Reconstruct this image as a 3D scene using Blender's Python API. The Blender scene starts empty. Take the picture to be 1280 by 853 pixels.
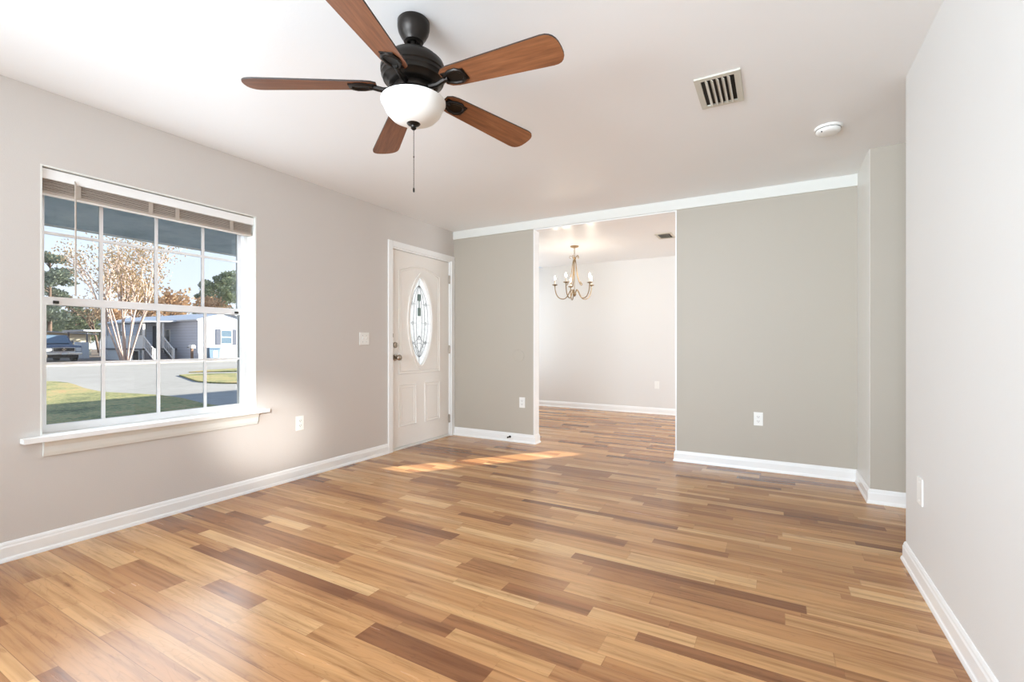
import bpy, bmesh, math, random
from mathutils import Vector, Matrix
PI = math.pi
SC = bpy.context.scene
COL = SC.collection
random.seed(7)

# ------------------------------------------------------------------ camera
TH = math.radians(29.31)
EYE = Vector((0, 0, 1.095))
cd = bpy.data.cameras.new('camera'); cam = bpy.data.objects.new('camera', cd); COL.objects.link(cam)
cam.location = EYE
cam.rotation_euler = (PI/2, 0, TH)
cd.sensor_width = 36; cd.lens = 586/1280*36; cd.shift_y = 3.5/1280
cd.clip_start = 0.02; cd.clip_end = 500
SC.camera = cam

# ------------------------------------------------------------------ view + cycles
SC.view_settings.view_transform = 'Standard'
SC.view_settings.look = 'None'
SC.view_settings.exposure = 0.0
SC.view_settings.gamma = 1
SC.view_settings.use_curve_mapping = False
SC.cycles.use_denoising = True
SC.cycles.max_bounces = 10
SC.cycles.diffuse_bounces = 6
SC.cycles.glossy_bounces = 4
SC.cycles.transparent_max_bounces = 16
SC.cycles.sample_clamp_indirect = 6
SC.cycles.caustics_reflective = False
SC.cycles.caustics_refractive = False

# ------------------------------------------------------------------ sky
WORLD_STR = 0.88
w = bpy.data.worlds.new('sky'); SC.world = w; w.use_nodes = True
wn = w.node_tree; wn.nodes.clear()
o_ = wn.nodes.new('ShaderNodeOutputWorld'); bg = wn.nodes.new('ShaderNodeBackground')
tc = wn.nodes.new('ShaderNodeTexCoord'); sx = wn.nodes.new('ShaderNodeSeparateXYZ'); cr = wn.nodes.new('ShaderNodeValToRGB')
wn.links.new(tc.outputs['Generated'], sx.inputs[0]); wn.links.new(sx.outputs['Z'], cr.inputs[0])
wn.links.new(cr.outputs[0], bg.inputs[0]); wn.links.new(bg.outputs[0], o_.inputs[0])
e = cr.color_ramp.elements
e[0].position = 0.0; e[0].color = (1.25, 1.32, 1.42, 1)
e[1].position = 0.75; e[1].color = (0.42, 0.66, 1.15, 1)
m_ = e.new(0.30); m_.color = (0.88, 1.12, 1.42, 1)
bg.inputs[1].default_value = WORLD_STR

# ------------------------------------------------------------------ sun
SUN_EL = math.radians(17.0)
sh = Vector((0.61, 0.79, 0)).normalized()
sdir = Vector((sh.x*math.cos(SUN_EL), sh.y*math.cos(SUN_EL), math.sin(SUN_EL)))
sl = bpy.data.lights.new('sun', 'SUN'); sl.energy = 20.0; sl.angle = math.radians(0.5); sl.color = (1, 0.94, 0.84)
so = bpy.data.objects.new('sun', sl); COL.objects.link(so); so.location = (20, 25, 20)
so.rotation_euler = sdir.to_track_quat('Z', 'Y').to_euler()

XL_ = -3.375
# ------------------------------------------------------------------ area lamps at the openings, plus fill lamps with no source in view
def area(name, loc, target, sx_, sy_, power, color=(1, 1, 1)):
    l = bpy.data.lights.new(name, 'AREA'); l.shape = 'RECTANGLE'; l.size = sx_; l.size_y = sy_
    l.energy = power; l.color = color
    o = bpy.data.objects.new(name, l); COL.objects.link(o); o.location = loc
    o.rotation_euler = (Vector(loc)-Vector(target)).to_track_quat('Z', 'Y').to_euler()
    return o
# (the back fill is aimed up to brighten the far ceiling)
bw = area('back_fill', (-1.45, -2.26, 1.35), (-.7, 4.3, 2.2), 2.7, 1.5, 116, (.76, .885, 1))  # fill added behind the camera, in place of a bounce flash
bw.data.spread = math.radians(100)
area('front_side_fill', (-3.62, -1.2, 1.35), (0, -1.2, 1.38), 1.3, 1.4, 93, (.76, .885, 1))  # fill added to brighten the right wall and the ceiling
area('dining_fill', (-4.56, 6.1, 1.4), (3, 6.1, 2.2), 1.8, 1.4, 40, (.84, .92, 1))  # unseen lamp added to brighten the dining room
area('dining_back_door_daylight', (3.25, 6.1, 1.3), (-3, 6.2, 1.7), 1.8, 1.7, 165, (.86, .93, 1))
area('front_window_daylight', (XL_-.095, 1.525, 1.24), (0, 1.525, 1.45), 1.08, 1.18, 17, (.82, .91, 1))
area('door_lite_fill', (-4.6, 4.0, 1.5), (0, 4.0, 1.4), 1., 1.4, 19, (.93, .97, 1))  # lamp added outside so that the door glass looks bright
area('hall_fill', (3.2, 3.53, 1.3), (0, 3.53, 1.6), .8, 1.6, 12, (.94, .97, 1))  # fill added at the hall end to lift the far panel and ceiling
sp = bpy.data.lights.new('wall_glow_spot', 'SPOT'); sp.energy = 1350; sp.spot_size = math.radians(9.2); sp.spot_blend = 1.0  # spot added for the glow beside the window; its source is unseen
sp.shadow_soft_size = 0.12; sp.color = (1, 0.98, 0.95)
spo = bpy.data.objects.new('wall_glow_spot', sp); COL.objects.link(spo); spo.location = (0.45, -1.2, 1.7)
spo.rotation_euler = (spo.location-Vector((-3.375, 2.20, 0.44))).to_track_quat('Z', 'Y').to_euler()

# ================================================================== materials
def lin(c):
    return tuple(((v/255)/12.92 if v/255 <= .04045 else ((v/255+.055)/1.055)**2.4) for v in c)+(1,)
class NT:
    def __init__(s, name):
        s.m = bpy.data.materials.new(name); s.m.use_nodes = True
        s.t = s.m.node_tree; s.b = s.t.nodes['Principled BSDF']; s.out = s.t.nodes['Material Output']
    def n(s, typ, **k):
        x = s.t.nodes.new(typ)
        for a, v in k.items(): setattr(x, a, v)
        return x
    def l(s, a, b): s.t.links.new(a, b)
    def put(s, sock, v):
        if isinstance(v, (int, float, tuple)): sock.default_value = v
        else: s.l(v, sock)
    def math(s, op, a, b=None, c=None):
        x = s.n('ShaderNodeMath', operation=op); s.put(x.inputs[0], a)
        if b is not None: s.put(x.inputs[1], b)
        if c is not None: s.put(x.inputs[2], c)
        return x.outputs[0]
    def mix(s, f, a, b, mode='MIX'):
        x = s.n('ShaderNodeMix', data_type='RGBA', blend_type=mode)
        s.put(x.inputs[0], f); s.put(x.inputs[6], a); s.put(x.inputs[7], b)
        return x.outputs[2]
    def xyz(s, a, b, c):
        x = s.n('ShaderNodeCombineXYZ'); s.put(x.inputs[0], a); s.put(x.inputs[1], b); s.put(x.inputs[2], c)
        return x.outputs[0]
    def noise(s, vec, scale, detail=3, rough=.5):
        x = s.n('ShaderNodeTexNoise'); x.inputs['Scale'].default_value = scale
        x.inputs['Detail'].default_value = detail; x.inputs['Roughness'].default_value = rough
        if vec is not None: s.l(vec, x.inputs['Vector'])
        return x.outputs['Fac']
    def ramp(s, f, stops):
        x = s.n('ShaderNodeValToRGB'); s.l(f, x.inputs[0]); el = x.color_ramp.elements
        while len(el) < len(stops): el.new(.5)
        for q, (p, c) in zip(el, stops): q.position = p; q.color = c
        return x.outputs[0]
    def bump(s, h, strength=.1, dist=.01):
        x = s.n('ShaderNodeBump'); x.inputs['Strength'].default_value = strength; x.inputs['Distance'].default_value = dist
        s.l(h, x.inputs['Height']); s.l(x.outputs[0], s.b.inputs['Normal'])
    def pos(s): return s.n('ShaderNodeNewGeometry').outputs['Position']
    def obj(s): return s.n('ShaderNodeTexCoord').outputs['Object']

def plain(name, c, rough=.5, metal=0., var=.04, scale=8, bump=0., spec=.5, bscale=150, coat=0.):
    t = NT(name); b = t.b
    f = t.noise(t.obj(), scale, 3)
    c1 = lin(c); c2 = tuple(max(0, v*(1-var*2.2)) for v in c1[:3])+(1,)
    t.l(t.mix(f, c1, c2), b.inputs['Base Color'])
    b.inputs['Roughness'].default_value = rough; b.inputs['Metallic'].default_value = metal
    b.inputs['Specular IOR Level'].default_value = spec
    if coat: b.inputs['Coat Weight'].default_value = coat; b.inputs['Coat Roughness'].default_value = .1
    if bump: t.bump(t.noise(t.obj(), bscale, 4), bump, .004)
    return t.m

M = {}
M['wall'] = plain('greige_paint', (206, 200, 194), .55, bump=.12, var=.01, scale=2)
M['wall_shaded'] = plain('shaded_greige_paint', (181, 173, 160), .55, bump=.12, var=.01, scale=2)  # shade of the far and hall walls mixed into the greige
M['wall_lit'] = plain('lit_greige_paint', (219, 218, 215), .5, bump=.12, var=.01, scale=2)  # window light on the right wall mixed into the greige
M['wall_pale'] = plain('pale_greige_paint', (222, 220, 216), .5, bump=.12, var=.01, scale=2)
M['ceiling'] = plain('ceiling_paint', (238, 238, 237), .40, bump=.10, var=.01, scale=2, bscale=60)
M['trim'] = plain('white_semigloss', (240, 240, 238), .28, var=.01)
M['trim_soft'] = plain('white_casing_paint', (226, 226, 220), .4, var=.01)
M['door'] = plain('door_paint', (236, 231, 224), .38, var=.01, bump=.05)
M['vinyl'] = plain('window_vinyl', (236, 236, 236), .35, var=.01)
M['plastic'] = plain('white_plastic', (236, 235, 230), .35, var=.01)
M['dark_slot'] = plain('dark_slot', (50, 48, 44), .6)
M['blind'] = plain('blind_headrail', (244, 244, 242), .4, var=.01)
M['slat'] = plain('blind_slats', (178, 166, 154), .6, var=.02)
M['nickel'] = plain('satin_nickel', (172, 160, 146), .3, 1.0)
M['bronze'] = plain('oil_rubbed_bronze', (42, 37, 33), .38, .7, spec=.5)
M['bowl'] = plain('frosted_glass_bowl', (236, 235, 230), .3, var=.02)
M['vent'] = plain('vent_enamel', (206, 203, 190), .45)
M['vent_dark'] = plain('duct_dark', (42, 38, 32), .9)
M['lead'] = plain('lead_came', (120, 124, 124), .4, .5)
M['see_through'] = plain('green_outdoor_shape', (120, 140, 135), .2)
M['champagne'] = plain('champagne_metal', (160, 138, 108), .4, .8)
M['candle'] = plain('candle_sleeve', (240, 232, 215), .5)

def blade_wood():
    t = NT('walnut_blade')
    p = t.obj(); s_ = t.n('ShaderNodeSeparateXYZ'); t.l(p, s_.inputs[0])
    v = t.xyz(t.math('MULTIPLY', s_.outputs[0], 5), t.math('MULTIPLY', s_.outputs[1], 60), 0.)
    g = t.noise(v, 1.0, 6, .6)
    col = t.ramp(g, [(.25, lin((98, 60, 38))), (.5, lin((132, 84, 54))), (.75, lin((154, 102, 68)))])
    t.l(col, t.b.inputs['Base Color']); t.b.inputs['Roughness'].default_value = .42
    return t.m
M['blade'] = blade_wood()
M['blade_edge'] = plain('blade_top_finish', (46, 34, 28), .5)

def floor_mat():
    t = NT('oak_strip_laminate')
    s_ = t.n('ShaderNodeSeparateXYZ'); t.l(t.pos(), s_.inputs[0]); x, y = s_.outputs[0], s_.outputs[1]
    def wn(v, dim='1D'):
        q = t.n('ShaderNodeTexWhiteNoise', noise_dimensions=dim)
        t.l(v, q.inputs['W' if dim == '1D' else 'Vector']); return q
    yb = t.math('DIVIDE', y, .192); board = t.math('FLOOR', yb); fb = t.math('FRACT', yb)
    rb = wn(t.math('ADD', board, 5.5)); rbc = t.n('ShaderNodeSeparateColor'); t.l(rb.outputs['Color'], rbc.inputs[0])
    b1 = t.math('MULTIPLY_ADD', rbc.outputs[0], .20, .27)
    b2 = t.math('ADD', t.math('MULTIPLY_ADD', rbc.outputs[1], .14, .64), t.math('MULTIPLY', t.math('GREATER_THAN', rbc.outputs[2], .78), 1.))
    row = t.math('ADD', t.math('MULTIPLY', board, 3.), t.math('ADD', t.math('GREATER_THAN', fb, b1), t.math('GREATER_THAN', fb, b2)))
    r1 = wn(row); ln = t.math('MULTIPLY_ADD', r1.outputs['Value'], .36, .48)
    off = wn(t.math('ADD', row, 37.3)).outputs['Value']
    xs = t.math('ADD', t.math('DIVIDE', x, ln), t.math('MULTIPLY', off, 13.))
    # lengths vary a little along each row
    xs = t.math('ADD', xs, t.math('MULTIPLY', t.math('SINE', t.math('MULTIPLY', xs, 1.7)), .28))
    col = t.math('FLOOR', xs); fx = t.math('FRACT', xs)
    idn = wn(t.xyz(col, row, 0.), '2D'); idv = idn.outputs['Value']; idc = t.n('ShaderNodeSeparateColor'); t.l(idn.outputs['Color'], idc.inputs[0])
    base = t.ramp(idv, [(0, lin((128, 82, 50))), (.10, lin((146, 98, 62))), (.28, lin((170, 121, 78))),
                        (.60, lin((187, 139, 91))), (.85, lin((200, 155, 106))), (1, lin((210, 170, 122)))])
    sh_ = t.math('MULTIPLY', idv, 60.)
    v1 = t.xyz(t.math('ADD', t.math('MULTIPLY', x, 2.2), sh_), t.math('MULTIPLY', y, 42.), sh_)
    g1 = t.noise(v1, 1., 5, .62)
    base = t.mix(.85, base, t.ramp(g1, [(.30, (.60, .53, .46, 1)), (.50, (.98, .98, .98, 1)), (.72, (1.10, 1.09, 1.07, 1))]), 'MULTIPLY')
    v2 = t.xyz(t.math('ADD', t.math('MULTIPLY', x, 1.7), sh_), t.math('MULTIPLY', y, 14.), sh_)
    g2 = t.noise(v2, 1., 2, .5)
    rings = t.math('ABSOLUTE', t.math('SINE', t.math('MULTIPLY', g2, 46.)))
    rmask = t.math('MULTIPLY', t.math('GREATER_THAN', idc.outputs[1], .45), .26)
    base = t.mix(rmask, base, t.ramp(rings, [(0, (.50, .42, .35, 1)), (.30, (1, 1, 1, 1)), (1, (1.02, 1.02, 1.02, 1))]), 'MULTIPLY')
    # knots and darker streaks
    v3 = t.xyz(t.math('ADD', t.math('MULTIPLY', x, 5.), sh_), t.math('MULTIPLY', y, 26.), sh_)
    g3 = t.noise(v3, 1., 3, .55)
    base = t.mix(.8, base, t.ramp(g3, [(0, (1, 1, 1, 1)), (.66, (1, 1, 1, 1)), (.76, (.62, .52, .45, 1))]), 'MULTIPLY')
    v4 = t.xyz(t.math('ADD', t.math('MULTIPLY', x, 1.6), sh_), t.math('MULTIPLY', y, 30.), sh_)
    g4 = t.noise(v4, 1., 2, .5)
    base = t.mix(.75, base, t.ramp(g4, [(.34, (.74, .67, .60, 1)), (.5, (1, 1, 1, 1)), (.66, (1.08, 1.06, 1.03, 1))]), 'MULTIPLY')
    # seams
    e1 = t.math('MAXIMUM', t.math('COMPARE', fb, b1, .006), t.math('COMPARE', fb, b2, .006))
    e3 = t.math('LESS_THAN', fb, .012)
    e2 = t.math('LESS_THAN', t.math('MULTIPLY', fx, ln), .0022)
    seam = t.math('MAXIMUM', t.math('MULTIPLY', t.math('MAXIMUM', e1, e2), .22), t.math('MULTIPLY', e3, .5))
    base = t.mix(seam, base, lin((92, 60, 38)))
    t.l(base, t.b.inputs['Base Color'])
    rg = t.math('MULTIPLY_ADD', g1, .12, .19)
    t.l(rg, t.b.inputs['Roughness'])
    t.b.inputs['Specular IOR Level'].default_value = .55
    hh = t.math('SUBTRACT', t.math('MULTIPLY', g1, .35), t.math('MULTIPLY', seam, 1.))
    t.bump(hh, .10, .002)
    return t.m
M['floor'] = floor_mat()

def pane_mat(name, tint=(1, 1, 1, 1)):
    t = NT(name); t.t.nodes.remove(t.b)
    fr = t.n('ShaderNodeFresnel'); fr.inputs[0].default_value = 1.45
    tr = t.n('ShaderNodeBsdfTransparent'); tr.inputs[0].default_value = tint
    gl = t.n('ShaderNodeBsdfGlossy'); gl.inputs['Roughness'].default_value = .02
    mx = t.n('ShaderNodeMixShader'); t.l(fr.outputs[0], mx.inputs[0]); t.l(tr.outputs[0], mx.inputs[1]); t.l(gl.outputs[0], mx.inputs[2])
    t.l(mx.outputs[0], t.out.inputs[0]); return t.m
M['pane'] = pane_mat('clear_window_glass', (.97, .98, .98, 1))
def obscure():
    t = NT('obscure_leaded_glass'); t.t.nodes.remove(t.b)
    tl = t.n('ShaderNodeBsdfTranslucent'); tl.inputs[0].default_value = (.98, .98, .98, 1)
    tr = t.n('ShaderNodeBsdfTransparent'); gl = t.n('ShaderNodeBsdfGlossy'); gl.inputs['Roughness'].default_value = .15
    mx = t.n('ShaderNodeMixShader'); mx.inputs[0].default_value = .5
    m2 = t.n('ShaderNodeMixShader'); m2.inputs[0].default_value = .12
    nz = t.noise(t.obj(), 40, 2)
    t.l(t.math('MULTIPLY_ADD', nz, .3, .3), mx.inputs[0])
    t.l(tl.outputs[0], mx.inputs[1]); t.l(tr.outputs[0], mx.inputs[2])
    t.l(mx.outputs[0], m2.inputs[1]); t.l(gl.outputs[0], m2.inputs[2]); t.l(m2.outputs[0], t.out.inputs[0]); return t.m
M['obscure'] = obscure()
def emis(name, c, s_):
    t = NT(name); t.b.inputs['Emission Color'].default_value = c; t.b.inputs['Emission Strength'].default_value = s_
    t.b.inputs['Base Color'].default_value = (1, 1, 1, 1); return t.m
M['bulb'] = emis('lit_candle_bulb', (1, .93, .8, 1), 30)

# outdoors
def ground(name, stops, sc1, sc2, rough=.9, bump=.3):
    t = NT(name); p = t.pos()
    f = t.math('ADD', t.math('MULTIPLY', t.noise(p, sc1, 4, .6), .45), t.math('MULTIPLY', t.noise(p, sc2, 6, .7), .55))
    t.l(t.ramp(f, stops), t.b.inputs['Base Color']); t.b.inputs['Roughness'].default_value = rough
    t.bump(t.noise(p, sc2*2, 4), bump, .03); return t.m
M['grass'] = ground('winter_grass', [(.40, lin((76, 82, 46))), (.47, lin((122, 124, 72))), (.53, lin((160, 154, 98))), (.60, lin((186, 136, 94)))], .5, 13)
M['drive'] = ground('pale_concrete', [(.3, lin((138, 135, 128))), (.7, lin((164, 160, 153)))], .25, 3, bump=.1)
M['dirt'] = ground('leaf_litter', [(.35, lin((84, 74, 66))), (.6, lin((128, 112, 96))), (.75, lin((150, 110, 84)))], .3, 5)
M['curb'] = plain('curb_concrete', (196, 190, 178), .9)
M['porch_bounce_slab'] = plain('pale_bounce_slab', (222, 222, 220), .7)
M['soffit'] = ground('blue_grey_soffit', [(.35, lin((172, 192, 208))), (.5, lin((200, 216, 230))), (.65, lin((220, 232, 242)))], 1.2, 3.5, .6, .05)
M['fascia'] = plain('white_fascia', (245, 245, 245), .5)
M['shingle'] = plain('shingle', (90, 84, 80), .9, var=.2)
def siding(name, c, step=.2):
    t = NT(name); s_ = t.n('ShaderNodeSeparateXYZ'); t.l(t.pos(), s_.inputs[0])
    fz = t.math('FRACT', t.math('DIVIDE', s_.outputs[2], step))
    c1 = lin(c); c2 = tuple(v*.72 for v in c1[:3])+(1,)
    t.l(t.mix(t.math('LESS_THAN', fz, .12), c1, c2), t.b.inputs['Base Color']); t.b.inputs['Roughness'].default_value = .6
    t.bump(fz, .6, .02); return t.m
M['siding'] = siding('white_lap_siding', (196, 203, 217), .25)
M['cream'] = siding('cream_siding', (226, 214, 186), .25)
M['metal_roof'] = plain('pale_metal_roof', (200, 206, 214), .45, var=.06)
M['grey_roof'] = plain('grey_metal_roof', (158, 160, 166), .5, var=.06)
M['shutter'] = plain('slate_shutter', (74, 80, 96), .7)
M['white_wood'] = plain('white_wood', (228, 228, 226), .6)
M['deck'] = plain('grey_deck', (112, 112, 118), .8, var=.1)
M['outwin'] = plain('far_window_glass', (92, 112, 128), .12)
M['darkwin'] = plain('dark_glass', (40, 46, 54), .1)
M['dark_open'] = plain('dark_opening', (40, 38, 38), .9)
M['bark'] = plain('grey_brown_bark', (118, 98, 84), .9, var=.25, scale=6)
M['pink_bark'] = plain('smooth_pinkish_bark', (206, 180, 166), .7, var=.2, scale=5)
def leaf(name, a, b):
    t = NT(name); f = t.noise(t.pos(), 1.3, 5, .7)
    c = t.ramp(f, [(.35, lin(a)), (.62, lin(b))]); t.l(c, t.b.inputs['Base Color']); t.b.inputs['Roughness'].default_value = .7
    tl = t.n('ShaderNodeBsdfTranslucent'); t.l(c, tl.inputs[0]); mx = t.n('ShaderNodeMixShader'); mx.inputs[0].default_value = .35
    t.l(t.b.outputs[0], mx.inputs[1]); t.l(tl.outputs[0], mx.inputs[2]); t.l(mx.outputs[0], t.out.inputs[0]); return t.m
M['leaf_green'] = leaf('evergreen_leaves', (92, 106, 84), (154, 164, 132))
M['leaf_pine'] = leaf('pine_needles', (82, 96, 88), (146, 156, 136))
M['leaf_gold'] = leaf('golden_leaves', (172, 130, 76), (204, 172, 120))
M['leaf_rust'] = leaf('rust_leaves', (170, 136, 106), (208, 176, 140))
M['leaf_pale'] = leaf('pale_seed_heads', (170, 146, 112), (206, 184, 150))
M['truck'] = plain('dark_blue_truck_paint', (74, 88, 108), .25, .3, coat=.6)
M['chrome'] = plain('chrome', (216, 216, 218), .15, .9)
M['tire'] = plain('tire', (32, 32, 34), .8)
M['lamp_lens'] = plain('headlamp_lens', (220, 222, 224), .15)
M['bin'] = plain('blue_grey_bin', (84, 112, 138), .5)
M['bin_label'] = plain('bin_decal', (214, 220, 224), .5)
M['brown'] = plain('brown_post', (140, 112, 92), .8)

# ================================================================== mesh helpers
class MB:
    def __init__(s): s.bm = bmesh.new()
    def box(s, x0, x1, y0, y1, z0, z1, bev=0.):
        vs = [s.bm.verts.new((x, y, z)) for x in (x0, x1) for y in (y0, y1) for z in (z0, z1)]
        fs = [s.bm.faces.new([vs[i] for i in f]) for f in ((0, 1, 3, 2), (4, 6, 7, 5), (0, 4, 5, 1), (2, 3, 7, 6), (0, 2, 6, 4), (1, 5, 7, 3))]
        if bev:
            ed = list({q for f in fs for q in f.edges})
            bmesh.ops.bevel(s.bm, geom=ed, offset=bev, segments=2, affect='EDGES', profile=.6)
        return s
    def obox(s, c, ax, hx, ay, hy, hz):     # oriented box: centre, unit axis x, half, unit axis y, half, half along their cross
        c = Vector(c); ax = Vector(ax).normalized(); ay = Vector(ay).normalized(); az = ax.cross(ay)
        vs = [s.bm.verts.new(c+ax*i*hx+ay*j*hy+az*k*hz) for i in (-1, 1) for j in (-1, 1) for k in (-1, 1)]
        for f in ((0, 1, 3, 2), (4, 6, 7, 5), (0, 4, 5, 1), (2, 3, 7, 6), (0, 2, 6, 4), (1, 5, 7, 3)): s.bm.faces.new([vs[i] for i in f])
        return s
    def tube(s, pts, r, n=8, r2=None, closed=False):
        pts = [Vector(p) for p in pts]; k = len(pts); rings = []; up = Vector((0, 0, 1))
        prev = None
        for i, p in enumerate(pts):
            if closed: d = pts[(i+1) % k]-pts[i-1]
            else: d = pts[min(i+1, k-1)]-pts[max(i-1, 0)]
            if d.length < 1e-9: d = Vector((0, 0, 1))
            d.normalize()
            if prev is None:
                a = d.orthogonal().normalized()
            else:
                a = prev-d*prev.dot(d)
                a = a.normalized() if a.length > 1e-6 else d.orthogonal().normalized()
            prev = a; b = d.cross(a)
            rr = r[i] if isinstance(r, (list, tuple)) else (r if r2 is None else r+(r2-r)*i/max(1, k-1))
            rings.append([s.bm.verts.new(p+(a*math.cos(2*PI*j/n)+b*math.sin(2*PI*j/n))*rr) for j in range(n)])
        for i in range(k if closed else k-1):
            A, B = rings[i], rings[(i+1) % k]
            for j in range(n): s.bm.faces.new((A[j], A[(j+1) % n], B[(j+1) % n], B[j]))
        if not closed:
            s.bm.faces.new(list(reversed(rings[0]))); s.bm.faces.new(rings[-1])
        return s
    def lathe(s, c, prof, n=32, axis='Z', cap=True):
        c = Vector(c); rings = []
        for r, h in prof:
            ring = []
            for j in range(n):
                a = 2*PI*j/n; u, v = math.cos(a)*max(r, 1e-5), math.sin(a)*max(r, 1e-5)
                p = {'Z': (u, v, h), 'X': (h, u, v), 'Y': (v, h, u)}[axis]
                ring.append(s.bm.verts.new(c+Vector(p)))
            rings.append(ring)
        for A, B in zip(rings, rings[1:]):
            for j in range(n): s.bm.faces.new((A[j], A[(j+1) % n], B[(j+1) % n], B[j]))
        if cap:
            s.bm.faces.new(list(reversed(rings[0]))); s.bm.faces.new(rings[-1])
        return s
    def prism(s, poly, a0, a1, axis='Y'):
        def P(u, v, a): return {'Y': (u, a, v), 'X': (a, u, v), 'Z': (u, v, a)}[axis]
        A = [s.bm.verts.new(P(u, v, a0)) for u, v in poly]; B = [s.bm.verts.new(P(u, v, a1)) for u, v in poly]; n = len(poly)
        for i in range(n): s.bm.faces.new((A[i], A[(i+1) % n], B[(i+1) % n], B[i]))
        s.bm.faces.new(list(reversed(A))); s.bm.faces.new(B)
        return s
    def quad(s, c, u, v):
        c = Vector(c); s.bm.faces.new([s.bm.verts.new(c+u*i+v*j) for i, j in ((-1, -1), (1, -1), (1, 1), (-1, 1))])
    def build(s, name, mat, parent=None, smooth=False, sub=0, merge=False):
        if merge: bmesh.ops.remove_doubles(s.bm, verts=s.bm.verts, dist=1e-5)
        bmesh.ops.recalc_face_normals(s.bm, faces=s.bm.faces)
        me = bpy.data.meshes.new(name)
        vs = s.bm.verts
        if parent is None:
            xs = [v.co.x for v in vs]; ys = [v.co.y for v in vs]; zs = [v.co.z for v in vs]
            org = Vector(((min(xs)+max(xs))/2, (min(ys)+max(ys))/2, min(zs)))
        else:
            org = wloc(parent)
        bmesh.ops.translate(s.bm, verts=vs, vec=-org)
        if smooth:
            for f in s.bm.faces: f.smooth = True
            for q in s.bm.edges:
                if len(q.link_faces) == 2 and q.calc_face_angle(0) > math.radians(42): q.smooth = False
        s.bm.to_mesh(me); s.bm.free(); me.materials.append(mat)
        o = bpy.data.objects.new(name, me); COL.objects.link(o)
        if parent is None: o.location = org
        else: o.parent = parent
        if sub:
            md = o.modifiers.new('sub', 'SUBSURF'); md.levels = sub; md.render_levels = sub
        return o
def wloc(o):
    p = Vector((0, 0, 0))
    while o is not None: p += o.location; o = o.parent
    return p
def thing(name, loc, label, cat, group=None):
    o = bpy.data.objects.new(name, None); COL.objects.link(o); o.location = loc; o.empty_display_size = .1
    return tag(o, label, cat, group)
def tag(o, label, cat, group=None, kind=None):
    o['label'] = label; o['category'] = cat
    if group: o['group'] = group
    if kind: o['kind'] = kind
    return o
def struct(o, label=None):
    o['kind'] = 'structure'
    if label: o['label'] = label
    return o
def holder(name, loc, label=None):
    o = bpy.data.objects.new(name, None); COL.objects.link(o); o.location = loc; o.empty_display_size = .1
    return struct(o, label)
def flat(name, outlines, depth, mat, parent, place, bevel=0.):
    """extruded 2-D outlines (first is the outside, the others are holes); place maps (u,v,w) to the world"""
    cu = bpy.data.curves.new('tmp', 'CURVE'); cu.dimensions = '2D'; cu.fill_mode = 'BOTH'; cu.extrude = depth/2; cu.bevel_depth = bevel
    for ol in outlines:
        sp_ = cu.splines.new('POLY'); sp_.points.add(len(ol)-1); sp_.use_cyclic_u = True
        for q, (u, v) in zip(sp_.points, ol): q.co = (u, v, 0, 1)
    ob = bpy.data.objects.new('tmp', cu); COL.objects.link(ob)
    dg = bpy.context.evaluated_depsgraph_get(); dg.update()
    me = bpy.data.meshes.new_from_object(ob.evaluated_get(dg)); 
    bpy.data.objects.remove(ob)
    mb = MB(); mb.bm.from_mesh(me); bpy.data.meshes.remove(me)
    for v in mb.bm.verts: v.co = Vector(place(*v.co))
    return mb.build(name, mat, parent, merge=True)
def wall(name, axis, a0, a1, u0, u1, z0, z1, holes, mat):
    """a solid wall: thickness a0..a1 along axis, run u0..u1, holes (u0,u1,z0,z1) cut right through"""
    us = sorted({u0, u1, *[h[0] for h in holes], *[h[1] for h in holes]}); zs = sorted({z0, z1, *[h[2] for h in holes], *[h[3] for h in holes]})
    us = [u for u in us if u0 <= u <= u1]; zs = [z for z in zs if z0 <= z <= z1]
    def solid(i, j):
        if not (0 <= i < len(us)-1 and 0 <= j < len(zs)-1): return False
        uc, zc = (us[i]+us[i+1])/2, (zs[j]+zs[j+1])/2
        return not any(h[0] < uc < h[1] and h[2] < zc < h[3] for h in holes)
    mb = MB(); cache = {}
    def V(a, i, j):
        k = (a, i, j)
        if k not in cache:
            p = (a, us[i], zs[j]) if axis == 'X' else (us[i], a, zs[j])
            cache[k] = mb.bm.verts.new(p)
        return cache[k]
    for i in range(len(us)-1):
        for j in range(len(zs)-1):
            if not solid(i, j): continue
            for a in (a0, a1): mb.bm.faces.new((V(a, i, j), V(a, i+1, j), V(a, i+1, j+1), V(a, i, j+1)))
            for di, dj, e1, e2 in ((-1, 0, (i, j), (i, j+1)), (1, 0, (i+1, j), (i+1, j+1)), (0, -1, (i, j), (i+1, j)), (0, 1, (i, j+1), (i+1, j+1))):
                if not solid(i+di, j+dj): mb.bm.faces.new((V(a0, *e1), V(a0, *e2), V(a1, *e2), V(a1, *e1)))
    return struct(mb.build(name, mat))

CEIL = 2.44
XL, XR, YF, YD = -3.375, 0.575, 4.58, 7.47
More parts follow.
